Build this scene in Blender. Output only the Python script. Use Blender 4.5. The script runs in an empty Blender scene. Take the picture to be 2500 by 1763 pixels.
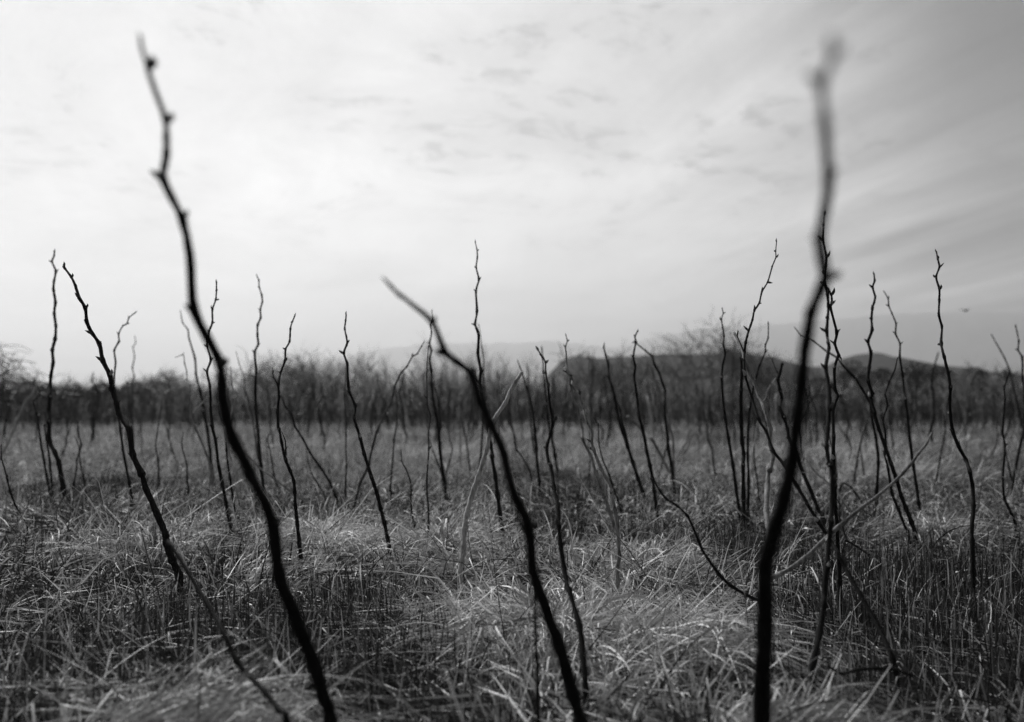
import bpy, math, random
import numpy as np
random.seed(7)
rng = np.random.default_rng(11)
scn = bpy.context.scene
R = math.radians

# ------------------------------------------------------------------ camera
CAM_Z = 0.62
FPX = 2500 * 35.0 / 36.0            # focal length in photo pixels
HORIZON = 985.0                      # photo row of the horizon
PITCH = math.atan((HORIZON - 881.5) / FPX)
cam_d = bpy.data.cameras.new('camera')
cam_d.lens = 35.0
cam_d.sensor_width = 36.0
cam_d.sensor_fit = 'HORIZONTAL'
cam_d.clip_start = 0.02
cam_d.clip_end = 20000
cam_d.dof.use_dof = True
cam_d.dof.focus_distance = 3.0
cam_d.dof.aperture_fstop = 2.4
cam = bpy.data.objects.new('camera', cam_d)
scn.collection.objects.link(cam)
cam.location = (0, 0, CAM_Z)
cam.rotation_euler = (R(90) + PITCH, 0, 0)
scn.camera = cam

# ------------------------------------------------------------------ sky and sun
SUN_EL, SUN_AZ = 42.0, -34.0         # azimuth measured from +Y (view direction), negative is left
w = bpy.data.worlds.new("World")
scn.world = w
w.use_nodes = True
nt = w.node_tree
nt.nodes.clear()
NN = lambda t, **k: _new(nt, t, **k)


def _new(tree, t, **k):
    n = tree.nodes.new(t)
    for a, v in k.items():
        setattr(n, a, v)
    return n


def mth(tree, op, a, b=None, c=None, clamp=False):
    n = tree.nodes.new('ShaderNodeMath')
    n.operation = op
    n.use_clamp = clamp
    for i, v in enumerate((a, b, c)):
        if v is None:
            continue
        if isinstance(v, (int, float)):
            n.inputs[i].default_value = v
        else:
            tree.links.new(v, n.inputs[i])
    return n.outputs[0]


def ramp(tree, fac, pts, interp='EASE'):
    n = tree.nodes.new('ShaderNodeValToRGB')
    cr = n.color_ramp
    cr.interpolation = interp
    while len(cr.elements) < len(pts):
        cr.elements.new(0.5)
    for e, (p, v) in zip(cr.elements, pts):
        e.position = p
        e.color = (v, v, v, 1)
    tree.links.new(fac, n.inputs[0])
    return n.outputs[0]


sky = NN('ShaderNodeTexSky', sky_type='NISHITA', sun_disc=False)
sky.sun_elevation = R(SUN_EL)
sky.sun_rotation = R(SUN_AZ)
sky.dust_density = 3.0
bw = NN('ShaderNodeRGBToBW')
nt.links.new(sky.outputs[0], bw.inputs[0])
tc = NN('ShaderNodeTexCoord')
sep = NN('ShaderNodeSeparateXYZ')
nt.links.new(tc.outputs['Generated'], sep.inputs[0])
X, Y, Z = sep.outputs
zc = mth(nt, 'MAXIMUM', Z, 0.0)
den = mth(nt, 'ADD', zc, 0.10)
px = mth(nt, 'DIVIDE', X, den)
py = mth(nt, 'DIVIDE', Y, den)
# cloud-sheet coordinates, turned so the streaks run towards the right horizon
cmb = NN('ShaderNodeCombineXYZ')
nt.links.new(px, cmb.inputs[0])
nt.links.new(py, cmb.inputs[1])


def cloud(size, rot, loc, detail, rough, dist):
    """noise on the cloud sheet, stretched by size along / across the direction rot"""
    mp = NN('ShaderNodeMapping', vector_type='TEXTURE')
    mp.inputs['Location'].default_value = loc
    mp.inputs['Rotation'].default_value = (0, 0, R(rot))
    mp.inputs['Scale'].default_value = size
    nt.links.new(cmb.outputs[0], mp.inputs[0])
    n = NN('ShaderNodeTexNoise', noise_dimensions='3D')
    n.inputs['Scale'].default_value = 1.0
    n.inputs['Detail'].default_value = detail
    n.inputs['Roughness'].default_value = rough
    n.inputs['Distortion'].default_value = dist
    nt.links.new(mp.outputs[0], n.inputs['Vector'])
    return n.outputs['Fac']


streak = cloud((2.6, .26, 1), 108, (3.1, 1.7, 0), 6, 0.6, 0.5)
streak2 = cloud((5.0, .8, 1), 116, (9.4, 4.2, 0), 3, 0.5, 0.4)
mottle = cloud((.16, .12, 1), 20, (1.3, 7.7, 0), 7, 0.65, 0.6)
patchy = cloud((.75, .55, 1), 100, (4.3, 2.2, 0), 7, 0.68, 0.5)
broad = cloud((1.3, 1.5, 1), 0, (5.2, 2.9, 0), 4, 0.5, 0.2)
# azimuth of the view ray: brightest ahead and left of centre, thick cloud and painted vignette to the right
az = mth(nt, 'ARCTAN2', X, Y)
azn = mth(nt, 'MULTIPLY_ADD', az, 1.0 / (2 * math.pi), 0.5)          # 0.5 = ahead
lum = ramp(nt, azn, [(0.0, 1.6), (0.22, 2.6), (0.39, 5.0), (0.43, 6.2), (0.465, 7.9), (0.50, 9.4), (0.53, 9.2), (0.555, 7.5), (0.578, 5.0), (0.70, 2.6), (1.0, 1.6)])  # unseen sky behind the camera dimmed so the light comes from ahead
hi = ramp(nt, zc, [(0.0, 0.0), (0.06, 0.0), (0.22, 0.72), (0.34, 1.0), (1.0, 1.0)])
rt = ramp(nt, azn, [(0.0, 0.2), (0.424, 0.14), (0.465, 0.02), (0.535, 0.03), (0.572, 0.84), (0.62, 0.8), (0.8, 0.0)])  # upper corners darkened, part thick cloud, part lens vignetting put into the sky
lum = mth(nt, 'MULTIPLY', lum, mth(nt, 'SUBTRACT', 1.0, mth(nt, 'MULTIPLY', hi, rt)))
# streaks: strong on the right, faint on the left
ramt = ramp(nt, azn, [(0.0, 0.25), (0.46, 0.16), (0.50, 0.12), (0.54, 0.38), (0.565, 1.5), (0.7, 0.8), (1.0, 0.25)])
elm = ramp(nt, zc, [(0.0, 0.2), (0.05, 0.45), (0.16, 1.0), (0.5, 1.0)])
ramt = mth(nt, 'MULTIPLY', ramt, elm)
sdev = mth(nt, 'SUBTRACT', streak, 0.5)
sdev2 = mth(nt, 'SUBTRACT', streak2, 0.5)
ssum = mth(nt, 'ADD', mth(nt, 'MULTIPLY', sdev, 1.1), mth(nt, 'MULTIPLY', sdev2, 1.5))
f1 = mth(nt, 'MULTIPLY_ADD', mth(nt, 'MULTIPLY', ssum, ramt), 2.0, 1.0)
bdev = mth(nt, 'MULTIPLY_ADD', mth(nt, 'SUBTRACT', broad, 0.5), 0.7, 1.0)
pdev = mth(nt, 'MULTIPLY_ADD', mth(nt, 'SUBTRACT', patchy, 0.5), 1.15, 1.0)
# small dark breaks of mottled cloud high ahead
mk = ramp(nt, mottle, [(0.0, 0.5), (0.38, 0.6), (0.50, 1.0), (1.0, 1.02)], 'LINEAR')
pm = ramp(nt, patchy, [(0.0, 1.0), (0.42, 1.0), (0.49, 0.0), (1.0, 0.0)])
mmask = ramp(nt, zc, [(0.0, 0.0), (0.12, 0.0), (0.24, 1.0), (1.0, 1.0)])
mmix = mth(nt, 'ADD', 1.0, mth(nt, 'MULTIPLY', mth(nt, 'MULTIPLY', mth(nt, 'SUBTRACT', mk, 1.0), mmask), pm))
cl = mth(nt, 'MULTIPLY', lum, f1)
cl = mth(nt, 'MULTIPLY', cl, bdev)
cl = mth(nt, 'MULTIPLY', cl, pdev)
cl = mth(nt, 'MULTIPLY', cl, mmix)
top = ramp(nt, zc, [(0.0, 1.0), (0.19, 1.0), (0.36, 0.74), (1.0, 0.7)])
cl = mth(nt, 'MULTIPLY', cl, top)
low = ramp(nt, zc, [(0.0, 1.6), (0.06, 1.48), (0.16, 1.14), (0.3, 1.0)])
cl = mth(nt, 'MULTIPLY', cl, low)
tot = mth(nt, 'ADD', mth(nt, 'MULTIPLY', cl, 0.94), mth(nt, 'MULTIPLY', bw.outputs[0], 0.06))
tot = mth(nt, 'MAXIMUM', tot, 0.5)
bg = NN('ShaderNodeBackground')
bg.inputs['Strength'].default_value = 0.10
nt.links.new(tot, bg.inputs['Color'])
wo = NN('ShaderNodeOutputWorld')
nt.links.new(bg.outputs[0], wo.inputs['Surface'])

sun_d = bpy.data.lights.new('sun', 'SUN')
sun_d.energy = 4.5
sun_d.angle = R(2)
sun_d.color = (1.0, 1.0, 1.0)
sun = bpy.data.objects.new('sun', sun_d)
scn.collection.objects.link(sun)
sun.location = (-3, 3, 8)
sun.rotation_euler = (R(-(90 - SUN_EL)), 0, R(-SUN_AZ))   # light comes from ahead-left, above

scn.view_settings.view_transform = 'Standard'
scn.view_settings.look = 'None'
scn.view_settings.exposure = 0.0
scn.view_settings.gamma = 1.0
scn.cycles.max_bounces = 6
scn.cycles.diffuse_bounces = 3
scn.cycles.transmission_bounces = 4
scn.cycles.volume_bounces = 0
scn.cycles.use_denoising = True
scn.cycles.denoising_prefilter = 'FAST'
scn.cycles.sample_clamp_indirect = 2.0
scn.cycles.sample_clamp_direct = 12.0

# ------------------------------------------------------------------ helpers


def ray_point(u, v, d):
    """photo pixel (u, v) -> point on its view ray at world depth y = d"""
    a = (u - 1250.0) / FPX
    b = (881.5 - v) / FPX
    fy = math.cos(PITCH) - b * math.sin(PITCH)
    fz = math.sin(PITCH) + b * math.cos(PITCH)
    k = d / fy
    return (a * k, d, CAM_Z + fz * k)


def ground_depth(v, z=0.13):
    b = (881.5 - v) / FPX
    fy = math.cos(PITCH) - b * math.sin(PITCH)
    fz = math.sin(PITCH) + b * math.cos(PITCH)
    return (z - CAM_Z) / fz * fy


_wr = np.random.default_rng(5)
WAVES = []
for lam, amp in [(0.55, .010), (0.7, .012), (0.9, .014), (1.3, .02), (1.8, .022), (2.6, .03), (3.7, .035), (5.5, .04)]:
    for _ in range(2):
        th = _wr.uniform(0, 2 * math.pi)
        WAVES.append((math.cos(th) * 2 * math.pi / lam, math.sin(th) * 2 * math.pi / lam, _wr.uniform(0, 6.28), amp))


def G(x, y):
    """ground height"""
    x = np.asarray(x, float)
    y = np.asarray(y, float)
    z = np.zeros(np.broadcast(x, y).shape)
    for kx, ky, p, a in WAVES:
        z = z + a * np.sin(kx * x + ky * y + p)
    r = np.hypot(x, y)
    return 0.55 * z * np.clip((60 - r) / 20, 0, 1) * (0.6 + 0.6 * np.clip((r - 4) / 8, 0, 1))


def vnoise(x, y, s, seed):
    """smooth value noise in 0..1"""
    r = np.random.default_rng(seed)
    T = r.random((64, 64))
    x = np.asarray(x) / s + 31.7
    y = np.asarray(y) / s + 17.3
    xi = np.floor(x).astype(int)
    yi = np.floor(y).astype(int)
    fx = x - xi
    fy = y - yi
    fx = fx * fx * (3 - 2 * fx)
    fy = fy * fy * (3 - 2 * fy)
    a = T[xi % 64, yi % 64]
    b = T[(xi + 1) % 64, yi % 64]
    c = T[xi % 64, (yi + 1) % 64]
    d = T[(xi + 1) % 64, (yi + 1) % 64]
    return (a * (1 - fx) + b * fx) * (1 - fy) + (c * (1 - fx) + d * fx) * fy


def mesh_from(name, V, Q, tone=None, smooth=True):
    me = bpy.data.meshes.new(name)
    V = np.ascontiguousarray(V, np.float32)
    Q = np.ascontiguousarray(Q, np.int32)
    me.vertices.add(len(V))
    me.vertices.foreach_set('co', V.ravel())
    me.loops.add(Q.size)
    me.loops.foreach_set('vertex_index', Q.ravel())
    me.polygons.add(len(Q))
    me.polygons.foreach_set('loop_start', np.arange(0, Q.size, Q.shape[1], dtype=np.int32))
    me.polygons.foreach_set('loop_total', np.full(len(Q), Q.shape[1], np.int32))
    if smooth:
        me.polygons.foreach_set('use_smooth', np.ones(len(Q), bool))
    if tone is not None:
        at = me.attributes.new('tone', 'FLOAT', 'POINT')
        at.data.foreach_set('value', np.ascontiguousarray(tone, np.float32))
    me.update(calc_edges=True)
    return me


def link(name, me, mat=None, parent=None):
    o = bpy.data.objects.new(name, me)
    scn.collection.objects.link(o)
    if mat is not None and me is not None:
        me.materials.append(mat)
    if parent is not None:
        o.parent = parent
    return o


def tag(o, label=None, cat=None, group=None, kind=None):
    if label:
        o['label'] = label
    if cat:
        o['category'] = cat
    if group:
        o['group'] = group
    if kind:
        o['kind'] = kind
    return o


def tubes(P, Rad, k):
    """batch of tubes: P (N,S,3), Rad (N,S) -> verts, quads (closed at the tip)"""
    N, S, _ = P.shape
    P = np.concatenate([P, P[:, -1:]], 1)
    Rad = np.concatenate([Rad, np.full((N, 1), 1e-5)], 1)
    T = np.gradient(P[:, :S], axis=1)
    T = np.concatenate([T, T[:, -1:]], 1)
    T /= np.linalg.norm(T, axis=2, keepdims=True) + 1e-12
    m = P[:, S - 1] - P[:, 0]
    ax = np.argmin(np.abs(m), axis=1)
    ref = np.eye(3)[ax][:, None, :]
    U = np.cross(T, ref)
    U /= np.linalg.norm(U, axis=2, keepdims=True) + 1e-12
    W = np.cross(T, U)
    a = np.arange(k) * 2 * math.pi / k
    V = P[:, :, None] + Rad[:, :, None, None] * (U[:, :, None] * np.cos(a)[None, None, :, None] + W[:, :, None] * np.sin(a)[None, None, :, None])
    S1 = S + 1
    base = (np.arange(N) * S1 * k)[:, None, None]
    i = np.arange(S1 - 1)[None, :, None] * k
    j = np.arange(k)[None, None, :]
    j2 = (j + 1) % k
    Q = np.stack([base + i + j, base + i + j2, base + i + k + j2, base + i + k + j], -1).reshape(-1, 4)
    return V.reshape(-1, 3), Q


def ph0_(a):
    return a[:, None]


def ribbons(root, az, phi0, phi1, L, w0, bend, roll, seg, lie=None, taper=0.9, power=1.0, kink=None):
    """batch of grass blades; elevation angle runs from phi0 to phi1 along the blade"""
    N = len(az)
    s = np.linspace(0, 1, seg + 1)[None, :]
    sm = (s[:, :-1] + s[:, 1:]) / 2
    ph = phi0[:, None] + (phi1 - phi0)[:, None] * sm ** power
    aa = az[:, None] + bend[:, None] * sm
    if kink is not None:
        ph = np.where(kink[:, None] > 0, np.where(sm < kink[:, None], ph0_(phi0), ph0_(phi1)), ph)
        aa = np.where((kink[:, None] > 0) & (sm >= kink[:, None]), aa + bend[:, None] * 1.5, aa)
    st = (L / seg)[:, None]
    dx = np.cos(ph) * np.cos(aa) * st
    dy = np.cos(ph) * np.sin(aa) * st
    dz = np.sin(ph) * st
    z0 = np.zeros((N, 1))
    C = np.stack([np.concatenate([z0, np.cumsum(q, 1)], 1) for q in (dx, dy, dz)], -1) + root[:, None, :]
    if lie is not None:
        g = G(C[..., 0], C[..., 1]) + lie[:, None] * np.minimum(1, s * 4)
        C[..., 2] = np.maximum(C[..., 2], g)
    a2 = az[:, None] + bend[:, None] * s
    side = np.stack([-np.sin(a2) * np.cos(roll)[:, None], np.cos(a2) * np.cos(roll)[:, None], np.sin(roll)[:, None] * np.ones_like(a2)], -1)
    ww = (w0[:, None] * (1 - taper * s ** 1.7) * 0.5)[..., None]
    V = np.stack([C - side * ww, C + side * ww], 2).reshape(-1, 3)
    b = (np.arange(N) * (seg + 1) * 2)[:, None]
    i = np.arange(seg)[None, :] * 2
    Q = np.stack([b + i, b + i + 1, b + i + 3, b + i + 2], -1).reshape(-1, 4)
    return V, Q


class Batch:
    def __init__(self):
        self.V, self.Q, self.T, self.n = [], [], [], 0

    def add(self, VQ, tone):
        V, Q = VQ
        self.V.append(V)
        self.Q.append(Q + self.n)
        per = len(V) // len(tone)
        self.T.append(np.repeat(tone, per))
        self.n += len(V)

    def mesh(self, name, smooth=True):
        return mesh_from(name, np.concatenate(self.V), np.concatenate(self.Q), np.concatenate(self.T), smooth)


# ------------------------------------------------------------------ materials
def mat(name):
    m = bpy.data.materials.new(name)
    m.use_nodes = True
    t = m.node_tree
    t.nodes.clear()
    out = t.nodes.new('ShaderNodeOutputMaterial')
    return m, t, out


def grass_mat(name, gain, trans=0.25, spec=0.25):
    m, t, out = mat(name)
    at = _new(t, 'ShaderNodeAttribute', attribute_name='tone')
    v = mth(t, 'MULTIPLY', at.outputs['Fac'], gain)
    pb = _new(t, 'ShaderNodeBsdfPrincipled')
    pb.inputs['Roughness'].default_value = 0.5
    pb.inputs['Specular IOR Level'].default_value = spec
    t.links.new(v, pb.inputs['Base Color'])
    tr = _new(t, 'ShaderNodeBsdfTranslucent')
    t.links.new(v, tr.inputs['Color'])
    mx = _new(t, 'ShaderNodeMixShader')
    mx.inputs[0].default_value = trans
    t.links.new(pb.outputs[0], mx.inputs[1])
    t.links.new(tr.outputs[0], mx.inputs[2])
    t.links.new(mx.outputs[0], out.inputs[0])
    return m


def bark_mat(name, lo, hi, scale, rough=0.8, streak=6.0, spots=None, bump=0.4):
    m, t, out = mat(name)
    tcn = _new(t, 'ShaderNodeTexCoord')
    mp = _new(t, 'ShaderNodeMapping')
    mp.inputs['Scale'].default_value = (1, 1, 1.0 / streak)
    t.links.new(tcn.outputs['Object'], mp.inputs[0])
    n1 = _new(t, 'ShaderNodeTexNoise')
    n1.inputs['Scale'].default_value = scale
    n1.inputs['Detail'].default_value = 6
    n1.inputs['Roughness'].default_value = 0.65
    t.links.new(mp.outputs[0], n1.inputs['Vector'])
    n2 = _new(t, 'ShaderNodeTexNoise')
    n2.inputs['Scale'].default_value = scale * 0.12
    n2.inputs['Detail'].default_value = 3
    t.links.new(tcn.outputs['Object'], n2.inputs['Vector'])
    f = mth(t, 'MULTIPLY_ADD', n1.outputs['Fac'], 0.65, mth(t, 'MULTIPLY', n2.outputs['Fac'], 0.35))
    c = ramp(t, f, [(0.36, lo), (0.62, hi)], 'LINEAR')
    if spots:
        vo = _new(t, 'ShaderNodeTexVoronoi')
        vo.inputs['Scale'].default_value = scale * 0.6
        t.links.new(tcn.outputs['Object'], vo.inputs['Vector'])
        k = ramp(t, vo.outputs['Distance'], [(0.0, 1.0), (0.16, 0.0)], 'LINEAR')
        k2 = mth(t, 'MULTIPLY', k, spots)
        c = mth(t, 'ADD', c, k2)
    pb = _new(t, 'ShaderNodeBsdfPrincipled')
    pb.inputs['Roughness'].default_value = rough
    pb.inputs['Specular IOR Level'].default_value = 0.08
    t.links.new(c, pb.inputs['Base Color'])
    bp = _new(t, 'ShaderNodeBump')
    bp.inputs['Strength'].default_value = bump
    bp.inputs['Distance'].default_value = 0.002
    t.links.new(n1.outputs['Fac'], bp.inputs['Height'])
    t.links.new(bp.outputs[0], pb.inputs['Normal'])
    t.links.new(pb.outputs[0], out.inputs[0])
    return m


M_DARK = bark_mat('charred_bark', 0.005, 0.018, 260, spots=0.02)
M_GREY = bark_mat('grey_bark', 0.02, 0.07, 220, spots=0.08)
M_PALE = bark_mat('pale_weathered_bark', 0.14, 0.62, 200, streak=9.0)
M_MID = bark_mat('weathered_bark', 0.05, 0.32, 200, streak=8.0)
M_BUD = bark_mat('bud_scales', 0.02, 0.08, 500, streak=1.0)
M_BUDP = bark_mat('pale_bud_scales', 0.2, 0.5, 500, streak=1.0)
BARK = {'d': M_DARK, 'g': M_GREY, 'p': M_PALE, 'm': M_MID}
M_LODGED = grass_mat('dry_straw', 1.0, 0.18, 0.3)
M_REED = grass_mat('dark_reed', 1.0, 0.15, 0.3)
M_FIELD = grass_mat('field_straw', 1.0, 0.2, 0.2)
M_WOOD = grass_mat('thicket_bark', 1.0, 0.0, 0.15)


def rough_ground(name, lo, hi, scale, scale2):
    m, t, out = mat(name)
    tcn = _new(t, 'ShaderNodeTexCoord')
    n1 = _new(t, 'ShaderNodeTexNoise')
    n1.inputs['Scale'].default_value = scale
    n1.inputs['Detail'].default_value = 8
    n1.inputs['Roughness'].default_value = 0.7
    t.links.new(tcn.outputs['Object'], n1.inputs['Vector'])
    n2 = _new(t, 'ShaderNodeTexNoise')
    n2.inputs['Scale'].default_value = scale2
    n2.inputs['Detail'].default_value = 4
    t.links.new(tcn.outputs['Object'], n2.inputs['Vector'])
    f = mth(t, 'MULTIPLY_ADD', n1.outputs['Fac'], 0.6, mth(t, 'MULTIPLY', n2.outputs['Fac'], 0.4))
    c = ramp(t, f, [(0.35, lo), (0.65, hi)], 'LINEAR')
    pb = _new(t, 'ShaderNodeBsdfPrincipled')
    pb.inputs['Roughness'].default_value = 0.95
    pb.inputs['Specular IOR Level'].default_value = 0.1
    t.links.new(c, pb.inputs['Base Color'])
    t.links.new(pb.outputs[0], out.inputs[0])
    return m


M_GROUND = rough_ground('litter_soil', 0.008, 0.03, 40, 1.5)
M_HILL = rough_ground('wooded_slope', 0.03, 0.085, 0.9, 0.08)
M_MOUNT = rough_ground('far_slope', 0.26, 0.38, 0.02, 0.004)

# ------------------------------------------------------------------ ground, hills, mountains
n = 340
u = np.linspace(-1, 1, n)
gx = np.sinh(u * 9.3) / math.sinh(9.3) * 3800
gy = np.sinh((np.linspace(-1, 1, n)) * 9.3) / math.sinh(9.3) * 3800
XX, YY = np.meshgrid(gx, gy, indexing='ij')
ZZ = G(XX, YY)
V = np.stack([XX, YY, ZZ], -1).reshape(-1, 3)
ii, jj = np.meshgrid(np.arange(n - 1), np.arange(n - 1), indexing='ij')
a = (ii * n + jj).ravel()
Q = np.stack([a, a + n, a + n + 1, a + 1], -1)
tag(link('ground', mesh_from('ground', V, Q), M_GROUND), 'dark soil and litter under the dry grass', 'ground', kind='structure')


def ridge(name, r0, wid, prof, matl, rough, label, nu=420, nr=40):
    """a range of hills: skyline heights from prof (photo display column, row) at distance r0, rounded over +-wid"""
    px_ = np.array([p[0] for p in prof]) * 2500 / 2296
    py_ = np.array([p[1] for p in prof]) * 2500 / 2296
    tx = np.linspace(px_[0], px_[-1], nu)
    el = (HORIZON - np.interp(tx, px_, py_)) / FPX
    for _ in range(3):
        el[1:-1] = (el[:-2] + 2 * el[1:-1] + el[2:]) / 4
    tanx = (tx - 1250) / FPX
    rr = np.linspace(-1, 1, nr)
    yy = r0 + rr * wid
    A, B = np.meshgrid(tanx, yy, indexing='ij')
    H = (el * r0 + CAM_Z)[:, None] * (np.cos(np.clip((B - r0) / wid, -1, 1) * math.pi) * .5 + .5) ** 0.8
    X_ = A * B
    H = H + rough * (vnoise(X_, B, rough * 6, 3) + .6 * vnoise(X_, B, rough * 2.5, 4) - .8) * np.clip(H / (rough * 6), 0, 1)
    Vv = np.stack([X_, B, H - 0.3], -1).reshape(-1, 3)
    ii, jj = np.meshgrid(np.arange(nu - 1), np.arange(nr - 1), indexing='ij')
    a = (ii * nr + jj).ravel()
    return tag(link(name, mesh_from(name, Vv, np.stack([a, a + nr, a + nr + 1, a + 1], -1)), matl), label, 'hill' if 'hill' in name else 'mountain', kind='structure')


ridge('hill', 100, 40, [(1150, 905), (1200, 880), (1225, 842), (1255, 810), (1285, 801), (1340, 806), (1450, 804), (1500, 800), (1600, 796),
      (1660, 790), (1700, 788), (1750, 794), (1800, 812), (1845, 820), (1880, 806), (1920, 796), (1960, 795), (2000, 798), (2050, 808),
      (2110, 822), (2200, 832), (2296, 838), (2500, 845), (2800, 860)], M_HILL, 1.0, 'low wooded hill behind the thicket')
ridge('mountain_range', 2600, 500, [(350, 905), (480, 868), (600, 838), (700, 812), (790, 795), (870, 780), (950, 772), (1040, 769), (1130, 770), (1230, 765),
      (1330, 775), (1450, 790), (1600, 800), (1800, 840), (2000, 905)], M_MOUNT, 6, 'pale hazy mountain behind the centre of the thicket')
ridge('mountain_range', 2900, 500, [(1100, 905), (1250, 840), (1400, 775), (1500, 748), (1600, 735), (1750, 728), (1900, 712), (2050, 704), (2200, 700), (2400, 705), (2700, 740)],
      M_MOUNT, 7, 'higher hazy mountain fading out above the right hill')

# ------------------------------------------------------------------ traced stalks
TILES = {'A1': (0, 600, 4.048), 'A2': (0, 950, 4.048), 'B1': (400, 650, 4.048), 'B2': (400, 1000, 4.048), 'C1': (900, 750, 4.048), 'C2': (900, 1050, 4.048),
         'D1': (1350, 750, 4.048), 'D2': (1350, 1050, 4.048), 'E0': (1750, 550, 5.06), 'E1': (1750, 800, 4.048), 'E2': (1750, 1100, 4.048),
         'F1': (2000, 600, 4.048), 'F2': (2000, 950, 4.048), 'H': (0, 1200, 2.733), 'I': (800, 1200, 2.733), 'K': (1660, 1200, 2.733),
         'Z': (800, 500, 1.7988), 'P': (0, 0, 0.9184)}


def parse(s):
    out, t = [], None
    for tok in s.split():
        if tok in TILES:
            t = TILES[tok]
        else:
            x, y = tok.split(',')
            out.append((t[0] + float(x) / t[2], t[1] + float(y) / t[2]))
    return out


def smooth_path(P, sub):
    """Catmull-Rom through P (n,3); keeps the kinks at the nodes fairly tight"""
    n_ = len(P)
    Pp = np.concatenate([[2 * P[0] - P[1]], P, [2 * P[-1] - P[-2]]])
    out = []
    for i in range(n_ - 1):
        p0, p1, p2, p3 = Pp[i:i + 4]
        for k in range(sub):
            t = k / sub
            m1, m2 = 0.32 * (p2 - p0), 0.32 * (p3 - p1)
            out.append((2 * t ** 3 - 3 * t * t + 1) * p1 + (t ** 3 - 2 * t * t + t) * m1 + (-2 * t ** 3 + 3 * t * t) * p2 + (t ** 3 - t * t) * m2)
    out.append(P[-1])
    return np.array(out)


def stem_mesh(name, P, r0, r1, k=8, sub=4, knot=0.25, power=0.65):
    """tube from base to tip with swollen nodes and a slightly uneven skin"""
    C = smooth_path(P, sub)
    S = len(C)
    seg = np.linalg.norm(np.diff(C, axis=0), axis=1)
    t = np.concatenate([[0], np.cumsum(seg)])
    t /= t[-1]
    rad = r1 + (r0 - r1) * (1 - t) ** power
    rad *= 1 + 0.07 * rng.standard_normal(S)
    rad[::sub] *= 1 + knot
    V, Q = tubes(C[None], rad[None], k)
    V = V + rng.standard_normal(V.shape) * (np.repeat(np.append(rad, 1e-5), k) * 0.07)[:, None]
    return mesh_from(name, V, Q), t


def bud_mesh(L, r):
    s = np.array([0, .2, .45, .75, 1.0])
    P = np.stack([0 * s + 0.12 * L * np.sin(s * 3.1), 0 * s, s * L], -1)
    rad = r * np.array([.75, 1.0, .95, .55, .12])
    V, Q = tubes(P[None], rad[None], 6)
    return mesh_from('bud', V, Q)


BUDS = []
for i in range(6):
    me = bud_mesh(1.0, 0.17 + 0.03 * (i % 3))
    me.materials.append(M_BUDP if i >= 4 else M_BUD)
    BUDS.append(me)

from mathutils import Vector


def add_bud(parent, at, direction, L, pale, fat=1.0):
    me = BUDS[random.choice((4, 5)) if pale else random.randrange(4)]
    o = bpy.data.objects.new('bud', me)
    scn.collection.objects.link(o)
    o.parent = parent
    o.location = at
    o.rotation_euler = Vector(direction).to_track_quat('Z', 'Y').to_euler()
    o.scale = (L * fat, L * fat, L)
    if pale:
        o['label'] = 'bud with a pale tip'
    return o


STALKS = []


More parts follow.
